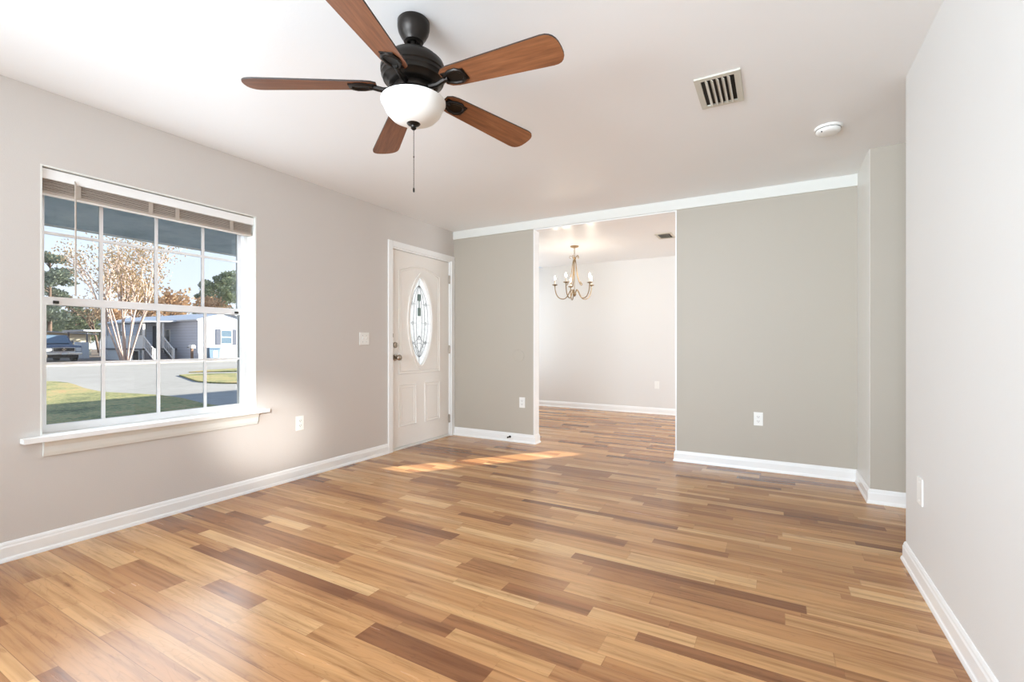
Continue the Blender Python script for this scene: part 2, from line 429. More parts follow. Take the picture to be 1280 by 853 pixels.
# ================================================================== the shell
struct(MB().box(-4.75, 3.4, -2.45, 7.62, -.12, 0).build('floor', M['floor']), 'oak-look strip laminate floor')
struct(MB().box(-4.75, 3.4, -2.45, 7.62, CEIL, CEIL+.07).build('ceiling', M['ceiling']), 'flat off-white painted ceiling')
WY0, WY1, WZ0, WZ1 = .936, 2.116, .582, 2.045       # front window opening
DY0, DY1, DZ1 = 3.535, 4.518, 2.078                 # door opening
struct(wall('wall_left', 'X', XL-.2, XL, -2.4, YF, 0, CEIL, [(WY0, WY1, WZ0, WZ1), (DY0, DY1, 0, DZ1), (-1.9, -.5, .65, 2.05)], M['wall']), 'greige wall with the window and front door')
OX0, OX1, OZ = -2.30, -.803, 2.345                  # opening to the dining room
struct(wall('wall_back', 'Y', YF, YF+.1, -4.6, XR+.12, 0, CEIL, [(OX0, OX1, 0, OZ)], M['wall_shaded']), 'greige wall with the wide opening to the dining room')
struct(wall('wall_right', 'X', XR, XR+.12, -2.4, 3.034, 0, CEIL, [], M['wall_lit']), 'pale greige wall close on the right')
struct(MB().box(XR+.12, 3.3, 2.914, 3.034, 0, CEIL).build('wall_hall_side', M['wall_lit']))
struct(MB().box(XR-.006, 3.3, 4.02, 4.14, 0, CEIL).build('wall_hall', M['wall_shaded']), 'greige stub of wall by the hallway, in shade')
struct(MB().box(3.3, 3.4, 2.9, 4.2, 0, CEIL).build('wall_hall_end', M['wall']))
struct(wall('wall_front', 'Y', -2.4, -2.28, XL, XR+.12, 0, CEIL, [(-2.85, -.05, .55, 2.15)], M['wall']))
DSX0, DSX1 = .40, .81                                # narrow lite in the back door of the dining room
struct(wall('wall_dining_back', 'Y', YD, YD+.12, -4.6, 3.3, 0, CEIL, [(DSX0, DSX1, 1.186, 1.754)], M['wall_pale']), 'pale wall at the far side of the dining room')
struct(wall('wall_dining_left', 'X', -4.7, -4.6, YF, YD+.12, 0, CEIL, [(5.1, 7.1, .7, 2.1)], M['wall_pale']))
struct(MB().box(3.3, 3.4, 4.2, YD+.12, 0, CEIL).build('wall_dining_right', M['wall_pale']))
# rail across the narrow lite that breaks the sunbeam in two
struct(MB().box(DSX0, DSX1, YD+.03, YD+.06, 1.545, 1.575).build('window_4', M['vinyl']))
# white return of the stub wall and the flat header trim
struct(MB().box(XR-.008, XR+.004, 4.022, YF, .0, CEIL).build('trim_1', M['trim_soft']), 'white-painted return at the end of the wall')
struct(MB().box(XL, XR-.008, YF-.014, YF, OZ+.002, CEIL).build('trim_2', M['trim_soft']), 'flat white header board under the ceiling')
t = MB()
t.box(OX0, OX0+.012, YF-.006, YF+.106, 0, OZ)
t.box(OX0+.012, OX1-.012, YF-.006, YF+.106, OZ-.012, OZ)
t.box(OX1-.012, OX1, YF-.006, YF+.106, 0, OZ)
struct(t.build('trim_3', M['trim']), 'white liner boards around the dining room opening')

# ------------------------------------------------------------------ baseboards
BPROF = [(0, 0), (.019, 0), (.019, .006), (.016, .016), (.013, .020), (.012, .024), (.012, .070), (.009, .078), (.008, .086), (.004, .096), (0, .098)]
def baseboard(name, p0, p1, nrm, label=None, ext0=0, ext1=0):
    p0 = Vector((*p0, 0)); p1 = Vector((*p1, 0)); n = Vector((*nrm, 0)); d = (p1-p0).normalized()
    mb = MB(); A = []; B = []
    for u, v in BPROF:
        A.append(mb.bm.verts.new(p0+n*u+Vector((0, 0, v))-d*ext0*u)); B.append(mb.bm.verts.new(p1+n*u+Vector((0, 0, v))+d*ext1*u))
    k = len(A)
    for i in range(k): mb.bm.faces.new((A[i], A[(i+1) % k], B[(i+1) % k], B[i]))
    mb.bm.faces.new(A); mb.bm.faces.new(list(reversed(B)))
    return struct(mb.build(name, M['trim']), label)
baseboard('baseboard_left', (XL, -2.28), (XL, 3.475), (1, 0), 'white baseboard under the window')
baseboard('baseboard_entry', (XL, YF), (OX0+.012, YF), (0, -1), 'white baseboard beside the front door', ext1=1)
baseboard('baseboard_jamb', (OX0+.012, YF), (OX0+.012, YF+.1), (1, 0), ext0=1, ext1=1)
baseboard('baseboard_back', (OX1-.012, YF), (XR-.008, YF), (0, -1), 'white baseboard under the panel right of the opening', ext0=1, ext1=-1)
baseboard('baseboard_return', (XR-.008, YF), (XR-.008, 4.02), (-1, 0), ext0=-1, ext1=1)
baseboard('baseboard_hall', (XR-.008, 4.02), (3.3, 4.02), (0, -1), ext0=1)
baseboard('baseboard_right', (XR, 3.034), (XR, -2.28), (-1, 0), 'white moulded baseboard along the right wall', ext0=1)
baseboard('baseboard_corner', (3.3, 3.034), (XR, 3.034), (0, 1), ext1=1)
baseboard('baseboard_dining', (-4.6, YD), (3.3, YD), (0, -1), 'white baseboard at the far dining wall')

# ------------------------------------------------------------------ the front window
W = holder('window_1', (XL-.1, 1.526, WZ0), 'white double-hung window with twelve-grid sashes')
r = MB(); t_ = .008                                   # painted reveal
r.box(XL-.11, XL+.001, WY0, WY0+t_, WZ0, WZ1).box(XL-.11, XL+.001, WY1-t_, WY1, WZ0, WZ1).box(XL-.11, XL+.001, WY0+t_, WY1-t_, WZ1-t_, WZ1)
r.build('reveal', M['trim_soft'], W)
y0, y1 = WY0+t_, WY1-t_
FR = MB()
for a in ((y0, y0+.022, WZ0, WZ1-t_), (y1-.022, y1, WZ0, WZ1-t_), (y0+.022, y1-.022, WZ0, .609), (y0+.022, y1-.022, WZ1-t_-.025, WZ1-t_)):
    FR.box(XL-.195, XL-.105, *a)
FR.build('window_frame', M['vinyl'], W)
def sash(name, xa, xb, z0, z1, rails, mz):
    s0, s1 = y0+.022, y1-.022; st = .026
    m = MB(); m.box(xa, xb, s0, s0+st, z0, z1).box(xa, xb, s1-st, s1, z0, z1).box(xa, xb, s0+st, s1-st, z0, z0+rails[0]).box(xa, xb, s0+st, s1-st, z1-rails[1], z1)
    so_ = m.build(name, M['vinyl'], W)
    g = MB(); xm = (xa+xb)/2
    for yy in (1.245, 1.532, 1.818): g.box(xm-.006, xm+.006, yy-.009, yy+.009, z0+rails[0], z1-rails[1])
    g.box(xm-.005, xm+.005, s0+st, s1-st, mz-.008, mz+.008)
    g.build('muntins', M['vinyl'], so_)
    MB().box(xm-.001, xm+.001, s0+st, s1-st, z0+rails[0], z1-rails[1]).build('glass_pane', M['pane'], so_)
    return so_
sash('upper_sash', XL-.165, XL-.14, 1.31, WZ1-t_-.025, (.045, .04), 1.712)
ls = sash('lower_sash', XL-.135, XL-.11, .609, 1.355, (.040, .045), .985)
for yy in (1.03, 2.03): MB().box(XL-.112, XL-.100, yy-.012, yy+.012, 1.318, 1.334, .002).build('tilt_latch', M['dark_slot'], ls)
MB().prism([(XL-.11, WY0+.008), (XL+.001, WY0+.008), (XL+.001, .86), (XL+.06, .86), (XL+.06, 2.185), (XL+.001, 2.185), (XL+.001, WY1-.008), (XL-.11, WY1-.008)], .583, .608, 'Z').build('window_sill', M['trim'], W)
MB().prism([(XL, .50), (XL+.012, .50), (XL+.018, .52), (XL+.022, .55), (XL+.034, .575), (XL+.034, .583), (XL, .583)], .945, 2.12).build('apron', M['trim_soft'], W)

B = thing('window_blind', (XL-.05, 1.526, 1.90), 'white mini blind pulled fully up at the top of the front window', 'blind')
h = MB(); h.box(XL-.082, XL-.03, WY0+.012, WY1-.012, 1.985, 2.030, .003); h.box(XL-.03, XL-.014, WY0+.010, WY1-.010, 1.978, 2.032, .003)
h.build('headrail', M['blind'], B)
h = MB()
for k in range(8): h.box(XL-.078, XL-.030-.003*(k%2), WY0+.018, WY1-.018, 1.918+k*.0083, 1.9225+k*.0083)
h.build('slat_stack', M['slat'], B)
MB().box(XL-.080, XL-.028, WY0+.016, WY1-.016, 1.900, 1.916, .003).build('bottom_rail', M['slat'], B)
for yy in (1.10, 1.45, 1.60, 1.95): MB().box(XL-.029, XL-.0275, yy-.012, yy+.012, 1.90, 1.985).build('ladder_tape', M['slat'], B)
MB().tube([(XL-.008, 1.082, 1.985), (XL-.008, 1.082, 1.36)], .0045, 6).tube([(XL-.02, 1.082, 2.0), (XL-.008, 1.082, 1.985)], .004, 6).build('tilt_wand', M['slat'], B)

# plain frames for unseen windows, added to go with the fill lamps
def plain_window(name, axis, a0, a1, u0, u1, z0, z1, cols, inward):
    Wn = holder(name, ((a0+a1)/2, (u0+u1)/2, z0) if axis == 'X' else ((u0+u1)/2, (a0+a1)/2, z0))
    m = MB()
    def bx(p0, p1, q0, q1):
        if axis == 'X': m.box(a0, a1, p0, p1, q0, q1)
        else: m.box(p0, p1, a0, a1, q0, q1)
    bx(u0, u0+.05, z0, z1); bx(u1-.05, u1, z0, z1); bx(u0+.05, u1-.05, z0, z0+.05); bx(u0+.05, u1-.05, z1-.05, z1)
    m.build('window_frame', M['vinyl'], Wn)
plain_window('window_2', 'Y', -2.40, -2.36, -2.85, -.05, .55, 2.15, 2, 1)
plain_window('window_3', 'X', XL-.2, XL-.16, -1.9, -.5, .65, 2.05, 2, 1)
plain_window('window_5', 'X', -4.70, -4.66, 5.1, 7.1, .7, 2.1, 2, 1)

# ------------------------------------------------------------------ the front door
D = holder('door_1', (XL, 4.02, 0), 'white front door with an oval leaded glass lite')
CW = .060
c = MB()
def casing_profile(mb, pts_):
    pass
for a in ((DY0-CW, DY0, 0, DZ1+CW), (DY1, DY1+CW, 0, DZ1+CW), (DY0, DY1, DZ1, DZ1+CW)):
    c.box(XL, XL+.016, *a, .003)
c.build('casing', M['trim'], D)
c = MB()
for a in ((DY0, DY0+.014, 0, DZ1), (DY1-.014, DY1, 0, DZ1), (DY0+.014, DY1-.014, DZ1-.014, DZ1)): c.box(XL-.2, XL+.002, *a)
c.build('jamb', M['trim'], D)
MB().box(XL-.2, XL-.002, DY0+.014, DY1-.014, 0, .022, .003).build('threshold', M['trim_soft'], D)
SY0, SY1, SZ0, SZ1 = DY0+.018, DY1-.018, .026, DZ1-.018
LC, LZ, LA, LB = 3.992, 1.340, .188, .492
def lens(k=1., a=LA, b=LB, n=28, da=0., db=0.):
    pts = []
    for i in range(2*n):
        th = 2*PI*i/(2*n); s_ = math.sin(th)
        w_ = (1-s_*s_)**.5; w_ = w_**1.35
        pts.append((math.copysign(1, math.cos(th))*(a*k+da)*w_ if abs(math.cos(th)) > 1e-9 else 0., (b*k+db)*s_))
    return pts
def door_place(x):
    return lambda u, v, w_: (x+w_, LC+u, LZ+v)
slab_outline = [(SY0-LC, SZ0-LZ), (SY1-LC, SZ0-LZ), (SY1-LC, SZ1-LZ), (SY0-LC, SZ1-LZ)]
slab = flat('door_panel', [slab_outline, lens()], .044, M['door'], D, door_place(XL-.040))
XFACE = XL-.018
flat('lite_frame', [lens(da=.024, db=.034), lens(da=-.004, db=-.006)], .014, M['door'], slab, door_place(XFACE+.006), .003)
# raised mouldings of the slab: arched panel above, two panels below
def rib(mb, pts_, r_=.0065): mb.tube([(XFACE, LC+u, v) for u, v in pts_], r_, 8, closed=True)
mo = MB()
def arch(u0, u1, z0, z1, rise, n=14):
    p = [(u0, z0), (u1, z0), (u1, z1)]
    for i in range(1, n): 
        t1 = i/n; p.append((u1+(u0-u1)*t1, z1+rise*math.sin(PI*t1)))
    return p+[(u0, z1)]
for k, rr in ((0, .008), (.028, .005)):
    rib(mo, arch(-.335+k, .335-k, .78+k, 1.86-k*.6, .075), rr)
    for s_ in (-1, 1):
        a_, b_ = sorted((s_*.075, s_*.335))
        rib(mo, [(a_+k, .235+k), (b_-k, .235+k), (b_-k, .66-k), (a_+k, .66-k)], rr)
mo.build('panel_moulding', M['door'], slab, smooth=True)
flat('leaded_glass', [lens(k=.995)], .004, M['obscure'], slab, door_place(XL-.040))
# lead came pattern
ld = MB(); xg = XL-.036
def came(pts_, closed=False, r_=.0022): ld.tube([(xg, LC+u, LZ+v) for u, v in pts_], r_, 6, closed=closed)
came(lens(.80), True); came(lens(.80, a=LA*.62), True); came(lens(.80, a=LA*.30), True)
for v in (.19, -.02, -.235):
    wv = LA*(1-(v/LB)**2)**.675
    came([(-wv, v), (-.055, v)]); came([(.055, v), (wv, v)])
    for s_ in (-1, 1):
        came([(s_*(.108+.013*math.cos(a)), v+.018*math.sin(a)) for a in [i*PI/5 for i in range(10)]], True)
for s_ in (-1, 1):
    came([(0, -.16), (s_*.03, -.20), (s_*.09, -.235)]); came([(0, -.34), (s_*.05, -.27), (s_*.10, -.235)])
    came([(0, -.235), (s_*.05, -.25), (s_*.07, -.29)])
came([(0, LB*.98), (0, .36)]); came([(0, -.34), (0, -LB*.98)])
came([(.022*math.cos(a), -.18+.022*math.sin(a)) for a in [i*PI/5 for i in range(10)]], True)
ld.build('lead_came', M['lead'], slab, smooth=True)
MB().box(xg-.003, xg+.003, LC-.024, LC+.022, LZ+.225, LZ+.30).box(xg-.003, xg+.003, LC-.022, LC+.024, LZ+.06, LZ+.15).box(xg-.003, xg+.003, LC-.005, LC+.005, LZ+.15, LZ+.225).build('outdoor_shape', M['see_through'], slab)  # stands in for something outside that shows through the glass
# hardware
KY = 3.60
kb = MB().lathe((XFACE, KY, .955), [(.033, 0), (.033, .004), (.030, .009), (.014, .012), (.011, .03), (.016, .036), (.028, .045), (.031, .056), (.029, .066), (.020, .073), (.004, .075)], 28, 'X')
kb.build('door_knob', M['nickel'], D, smooth=True)
dk = MB().lathe((XFACE, KY, 1.082), [(.031, 0), (.031, .006), (.026, .014), (.010, .016)], 28, 'X'); dk.box(XFACE+.014, XFACE+.030, KY-.006, KY+.006, 1.064, 1.100, .003)
dk.build('deadbolt', M['nickel'], D, smooth=True)
for z in (1.858, 1.028, .208):
    q = MB(); q.box(XL-.018, XL+.0025, DY1-.019, DY1-.0135, z-.045, z+.045)
    q.tube([(XL-.008, DY1-.018, z-.05), (XL-.008, DY1-.018, z+.05)], .0075, 10)
    q.build('hinge', M['nickel'], D, smooth=True)
for z in (.955, 1.082): MB().box(XL-.03, XL+.003, DY0+.0125, DY0+.0165, z-.028, z+.028).build('strike_plate', M['nickel'], D)
MB().box(XL-.002, XL+.0175, DY0-.004, DY0+.004, 1.16, 1.20, .001).build('chime_contact', M['nickel'], D)

# ------------------------------------------------------------------ wall plates
def plate_frame(axis, a, s_):
    """returns f(u, z, d) -> world for a plate on the plane axis=a facing direction s_"""
    return (lambda u, z, d: (a+s_*d, u, z)) if axis == 'X' else (lambda u, z, d: (u, a+s_*d, z))
def pbox(mb, f, u0, u1, z0, z1, d0, d1, bev=0.):
    A = f(u0, z0, d0); Bq = f(u1, z1, d1)
    lo = [min(p, q) for p, q in zip(A, Bq)]; hi = [max(p, q) for p, q in zip(A, Bq)]
    mb.box(lo[0], hi[0], lo[1], hi[1], lo[2], hi[2], bev)
def outlet(axis, a, s_, u, z, label, blank=False, w_=.070, h_=.115):
    f = plate_frame(axis, a, s_); T = thing('wall_outlet' if not blank else 'blank_wall_plate', f(u, z-h_/2, 0), label, 'outlet' if not blank else 'wall plate')
    m = MB(); pbox(m, f, u-w_/2, u+w_/2, z-h_/2, z+h_/2, 0, .006, .002); m.build('cover_plate', M['plastic'], T)
    if blank:
        for dz in (-.042, .042):
            m = MB(); pbox(m, f, u-.003, u+.003, z+dz-.003, z+dz+.003, .006, .0072); m.build('screw', M['plastic'], T)
        return T
    for dz in (-.0195, .0195):
        m = MB(); pbox(m, f, u-.0165, u+.0165, z+dz-.0135, z+dz+.0135, .006, .009, .0012)
        R_ = m.build('receptacle', M['plastic'], T)
        m = MB()
        for du in (-.0065, .0065): pbox(m, f, u+du-.0013, u+du+.0013, z+dz-.002, z+dz+.007, .009, .0094)
        pbox(m, f, u-.0022, u+.0022, z+dz-.010, z+dz-.0055, .009, .0094)
        m.build('slot', M['dark_slot'], R_)
    return T
outlet('X', XL, 1, 2.481, .449, 'white duplex outlet low on the window wall, right of the window sill')
outlet('Y', YF, -1, -2.440, .445, 'white duplex outlet low on the narrow panel beside the front door')
outlet('Y', YF, -1, -.127, .445, 'white duplex outlet low on the wide grey panel right of the opening')
outlet('Y', YD, -1, -1.607, .452, 'small white wall plate low on the far dining room wall', True)
outlet('X', XR, -1, 2.756, .428, 'white wall plate low on the near right wall, seen almost edge-on', True, .085, .120)
def switch():
    f = plate_frame('X', XL, 1); u, z, w_, h_ = 3.167, 1.143, .116, .118
    T = thing('light_switch', f(u, z-h_/2, 0), 'white double toggle light switch on the wall left of the front door', 'switch')
    m = MB(); pbox(m, f, u-w_/2, u+w_/2, z-h_/2, z+h_/2, 0, .006, .002); m.build('cover_plate', M['plastic'], T)
    for du in (-.023, .023):
        m = MB(); pbox(m, f, u+du-.0055, u+du+.0055, z-.012, z+.012, .006, .0075)
        ax = Vector((.6, 0, .8)); m.obox(Vector(f(u+du, z+.003, .011)), ax, .010, Vector((0, 1, 0)), .0045, .004)
        m.build('toggle', M['plastic'], T)
        for dz in (-.030, .030):
            m = MB(); pbox(m, f, u+du-.002, u+du+.002, z+dz-.002, z+dz+.002, .006, .0068); m.build('screw', M['dark_slot'], T)
switch()
# round cover disc on the panel beside the door
cv = MB().lathe((-2.487, YF, .962), [(.070, 0), (.070, -.002), (.067, -.004), (.060, -.0045), (.001, -.0045)], 40, 'Y').build('round_cover_disc', M['wall_shaded'], smooth=True)
tag(cv, 'round wall bumper disc painted greige, beside the dining room opening', 'wall disc')
# door stop
T = thing('door_stop', (-2.59, YF-.03, .05), 'small dark door stop on the baseboard beside the front door', 'door stop')
MB().lathe((-2.59, YF-.012, .055), [(.013, 0), (.012, -.004), (.006, -.006), (.005, -.045)], 16, 'Y').build('stem', M['bronze'], T, smooth=True)
MB().lathe((-2.59, YF-.057, .055), [(.009, 0), (.010, -.006), (.007, -.014)], 16, 'Y').build('tip', M['dark_slot'], T, smooth=True)

# ------------------------------------------------------------------ ceiling fittings
def vent(cx, cy, sx_, sy_, nslat, label, rot=0.):
    T = thing('ceiling_vent', (cx, cy, CEIL-.012), label, 'vent', None)
    hx, hy = sx_/2, sy_/2; b = .030
    m = MB()
    for a in ((-hx, hx, -hy, -hy+b), (-hx, hx, hy-b, hy), (-hx, -hx+b, -hy+b, hy-b), (hx-b, hx, -hy+b, hy-b)):
        m.box(cx+a[0], cx+a[1], cy+a[2], cy+a[3], CEIL-.009, CEIL, .002)
    m.build('frame', M['vent'], T)
    MB().box(cx-hx+b, cx+hx-b, cy-hy+b, cy+hy-b, CEIL-.0015, CEIL-.0005).build('duct_opening', M['vent_dark'], T)
    L = sx_-2*b
    for i in range(nslat):
        x = cx-hx+b+(i+1)*L/(nslat+1)
        m = MB(); m.obox((x, cy, CEIL-.010), Vector((.72, 0, -.69)), .010, Vector((0, 1, 0)), hy-b, .0012)
        m.build('louver', M['vent'], T)
vent(-.256, 2.70, .215, .335, 5, 'beige louvered vent on the living room ceiling')
vent(-1.19, 6.01, .20, .30, 5, 'small louvered vent on the dining room ceiling')
T = thing('smoke_detector', (.287, 3.50, CEIL-.04), 'round white smoke detector on the ceiling near the hallway', 'smoke detector')
MB().lathe((.287, 3.50, CEIL), [(.074, 0), (.074, -.010), (.071, -.014), (.064, -.015)], 40).build('base', M['plastic'], T, smooth=True)
MB().lathe((.287, 3.50, CEIL-.015), [(.066, 0), (.066, -.012), (.058, -.022), (.040, -.026), (.001, -.027)], 40).build('sensor_cap', M['plastic'], T, smooth=True)
MB().lathe((.287, 3.50, CEIL-.0135), [(.0672, 0), (.0672, -.003)], 40).build('vent_gap', M['dark_slot'], T)
MB().lathe((.25, 3.455, CEIL-.033), [(.004, 0), (.004, -.006)], 10).build('indicator', M['dark_slot'], T)

# ------------------------------------------------------------------ ceiling fan
FX, FY = -1.315, 1.504
T = thing('ceiling_fan', (FX, FY, 2.44), 'dark bronze ceiling fan with five walnut blades and a white bowl light', 'ceiling fan')
fc = (FX, FY, 0)
MB().lathe(fc, [(.062, 2.44), (.066, 2.435), (.066, 2.410), (.062, 2.392), (.052, 2.372), (.044, 2.362), (.040, 2.352), (.028, 2.348), (.027, 2.356)], 40).build('canopy', M['bronze'], T, smooth=True)
MB().lathe(fc, [(.0125, 2.37), (.0125, 2.30)], 20).lathe(fc, [(.022, 2.315), (.026, 2.300), (.034, 2.285)], 24).build('downrod', M['bronze'], T, smooth=True)
MB().lathe(fc, [(.03, 2.296), (.06, 2.294), (.100, 2.284), (.124, 2.262), (.134, 2.236), (.134, 2.222), (.130, 2.218), (.131, 2.205), (.127, 2.200), (.124, 2.188), (.110, 2.182), (.106, 2.174), (.095, 2.168), (.06, 2.166)], 56).build('motor_housing', M['bronze'], T, smooth=True)
MB().lathe(fc, [(.075, 2.170), (.082, 2.160), (.082, 2.140), (.070, 2.132), (.062, 2.125), (.062, 2.112), (.100, 2.110), (.118, 2.106), (.118, 2.101)], 48).build('light_fitter', M['bronze'], T, smooth=True)
bowl = MB().lathe(fc, [(.126, 2.108), (.133, 2.105), (.133, 2.098), (.126, 2.088), (.122, 2.078), (.112, 2.056), (.092, 2.034), (.062, 2.019), (.030, 2.013), (.001, 2.012)], 56).build('glass_bowl', M['bowl'], T, smooth=True)
MB().lathe(fc, [(.001, 2.022), (.026, 2.020), (.029, 2.014), (.024, 2.008), (.012, 2.004), (.010, 1.998), (.012, 1.994), (.007, 1.988), (.001, 1.986)], 28).build('finial', M['bronze'], T, smooth=True)
ch = MB(); zc = 1.988
while zc > 1.735:
    ch.lathe((FX+.001, FY, zc), [(.0005, 0), (.0017, -.0014), (.0017, -.003), (.0005, -.0044)], 6); zc -= .0052
ch.tube([(FX+.001, FY, 1.99), (FX+.001, FY, 1.735)], .0009, 6)
ch.lathe((FX+.001, FY, 1.875), [(.0005, .004), (.0035, 0), (.0005, -.004)], 8).lathe((FX+.001, FY, 1.74), [(.001, .008), (.004, .002), (.004, -.010), (.001, -.014)], 10)
ch.build('pull_chain', M['bronze'], T, smooth=True)
def blade(ang):
    ca, sa = math.cos(ang), math.sin(ang)
    rad = Vector((ca, sa, 0)); tan = Vector((-sa, ca, 0))
    R0, R1 = .150, .665; zr, zt = 2.163, 2.133
    slope = (zt-zr)/(R1-R0); rd = (rad+Vector((0, 0, slope))).normalized()
    pitch = math.radians(-12); tn = (tan*math.cos(pitch)+Vector((0, 0, 1))*math.sin(pitch)).normalized(); nn = rd.cross(tn)
    org = Vector((FX, FY, 0))+rad*R0+Vector((0, 0, zr)); L = R1-R0
    ol = []
    wr, wt = .052, .070
    ol += [(.0, -.030), (.02, -wr+.006)]
    for i in range(7): ol.append((.05+(L-.05-.055)*i/6, -(wr+(wt-wr)*i/6)))
    for i in range(1, 12):
        a = -PI/2+PI*i/12; ol.append((L-.055+.055*math.cos(a)**.8, wt*math.copysign(abs(math.sin(a))**.75, math.sin(a))))
    for i in range(7): ol.append((.05+(L-.05-.055)*(6-i)/6, (wr+(wt-wr)*(6-i)/6)))
    ol += [(.02, wr-.006), (.0, .030)]
    E_ = bpy.data.objects
    def pl(off): return lambda u, v, w_: org+rd*u+tn*v+nn*(w_+off)
    # the blade mesh keeps its own frame so that the grain runs along it
    mb = MB(); n = len(ol)
    for z in (-.003, .003): pass
    me = bpy.data.meshes.new('fan_blade')
    vs = [(u, v, -.003) for u, v in ol]+[(u, v, .003) for u, v in ol]
    fs = [tuple(range(n-1, -1, -1)), tuple(range(n, 2*n))]+[(i, (i+1) % n, n+(i+1) % n, n+i) for i in range(n)]
    me.from_pydata(vs, [], fs); me.materials.append(M['blade']); me.materials.append(M['blade_edge'])
    for k, p in enumerate(me.polygons): p.material_index = 0 if k == 0 else 1
    if nn.z < 0: pass
    o = bpy.data.objects.new('fan_blade', me); COL.objects.link(o); o.parent = T
    mt = Matrix((rd, tn, nn)).transposed().to_4x4(); mt.translation = org-Vector(T.location); o.matrix_local = mt
    # blade iron: an arm from the motor, and an open loop under the blade root
    im = MB()
    under = -.007
    loop = [(.105, 0), (.098, .020), (.080, .032), (.050, .030), (.022, .018), (.012, 0), (.022, -.018), (.050, -.030), (.080, -.032), (.098, -.020)]
    im.tube([pl(under)(u, v, 0) for u, v in loop], .0075, 8, closed=True)
    im.tube([pl(under)(u, 0, 0) for u in (.012, .03)], .012, 8)
    p1 = Vector(pl(under)(.02, 0, 0)); p0 = Vector((FX, FY, 2.150))+rad*.075
    im.tube([p0, (p0+p1)/2+Vector((0, 0, -.008)), p1], .011, 8)
    im.obox(Vector(pl(-.005)(.06, 0, 0)), rd, .052, tn, .028, .0022)
    im.build('blade_iron', M['bronze'], T, smooth=True)
for k in range(5): blade(math.radians(1+72*k))

# ------------------------------------------------------------------ chandelier
HX, HY = -2.41, 6.05
T = thing('chandelier', (HX, HY, CEIL), 'five-candle champagne metal chandelier, lit, hanging in the dining room', 'chandelier')
hc = (HX, HY, 0)
MB().lathe(hc, [(.058, 2.44), (.060, 2.435), (.052, 2.425), (.020, 2.415), (.006, 2.408)], 28).build('ceiling_canopy', M['champagne'], T, smooth=True)
m = MB()
for k in range(5):
    z = 2.398-k*.024; d = (.009, 0) if k % 2 else (0, .009)
    m.tube([(HX+d[0]*math.cos(a), HY+d[1]*math.cos(a), z+.016*math.sin(a)) for a in [i*PI/5 for i in range(10)]], .0025, 6, closed=True)
m.build('hanging_chain', M['champagne'], T, smooth=True)
MB().lathe(hc, [(.006, 2.292), (.020, 2.284), (.024, 2.272), (.020, 2.262), (.010, 2.25), (.008, 2.22)], 20).lathe(hc, [(.006, 1.80), (.022, 1.79), (.026, 1.775), (.018, 1.76), (.006, 1.745)], 20).tube([(HX, HY, 2.26), (HX, HY, 1.78)], .005, 8).build('center_column', M['champagne'], T, smooth=True)
Rv = Vector((math.cos(TH), math.sin(TH), 0)); Fv = Vector((-math.sin(TH), math.cos(TH), 0))
def bez(p, n=12):
    out = []
    for i in range(n+1):
        t1 = i/n; out.append(p[0]*(1-t1)**3+p[1]*3*t1*(1-t1)**2+p[2]*3*t1*t1*(1-t1)+p[3]*t1**3)
    return out
for k in range(5):
    a = math.radians(-4+72*k); d = Rv*math.sin(a)+Fv*math.cos(a)
    def q(r_, z): return Vector((HX, HY, 0))+d*r_+Vector((0, 0, z))
    up = bez([q(.012, 2.265), q(.045, 2.10), q(.035, 2.02), q(.105, 1.905)])
    curl = [q(.105+.016*math.sin(t1)-0*t1, 1.905-.0+.016*(math.cos(t1)-1)*-1) for t1 in [0, .8, 1.6, 2.4, 3.2]]
    m = MB(); m.tube(up+curl[1:], .006, 6)
    m.tube(bez([q(.012, 2.27), q(.035, 2.31), q(.07, 2.32), q(.068, 2.285)], 8)+[q(.060, 2.272), q(.052, 2.28)], .0035, 6)
    m.build('scroll', M['champagne'], T, smooth=True)
    arm = bez([q(.014, 1.79), q(.06, 1.93), q(.07, 1.72), q(.15, 1.715)])+bez([q(.15, 1.715), q(.24, 1.71), q(.27, 1.80), q(.272, 1.905)])[1:]
    A_ = MB().tube(arm, .0072, 8).build('arm', M['champagne'], T, smooth=True)
    c0 = q(.272, 0)
    MB().lathe(c0, [(.008, 1.900), (.020, 1.905), (.036, 1.912), (.038, 1.918), (.034, 1.920), (.010, 1.915)], 20).build('drip_cup', M['champagne'], A_, smooth=True)
    MB().lathe(c0, [(.0105, 1.916), (.0105, 1.980)], 14).build('candle', M['candle'], A_, smooth=True)
    MB().lathe(c0, [(.007, 1.980), (.010, 1.990), (.0125, 2.003), (.010, 2.020), (.004, 2.036), (.001, 2.042)], 16).build('bulb', M['bulb'], A_, smooth=True)
    pl_ = bpy.data.lights.new('candle_light', 'POINT'); pl_.energy = 1.4; pl_.color = (1, .86, .68); pl_.shadow_soft_size = .03
    po = bpy.data.objects.new('candle_light', pl_); COL.objects.link(po); po.location = c0+Vector((0, 0, 2.085))

# ================================================================== outside: our own eave and roof
ro = MB().prism([(-6.30, 2.372), (-3.2, 5.6), (4.2, 2.60), (4.2, 2.54), (-3.4, 2.54), (-3.575, 2.50), (-6.30, 2.345)], -4.5, 9.2).build('roof', M['shingle']); struct(ro)
struct(MB().prism([(-3.58, 2.49), (-6.29, 2.335), (-6.29, 2.285), (-3.58, 2.44)], -4.5, 9.2).build('porch_ceiling', M['soffit']), 'blue-grey soffit over the window')
struct(MB().box(-6.36, -6.29, -4.5, 9.2, 2.275, 2.40).build('trim_4', M['fascia']), 'white fascia at the edge of the porch roof')

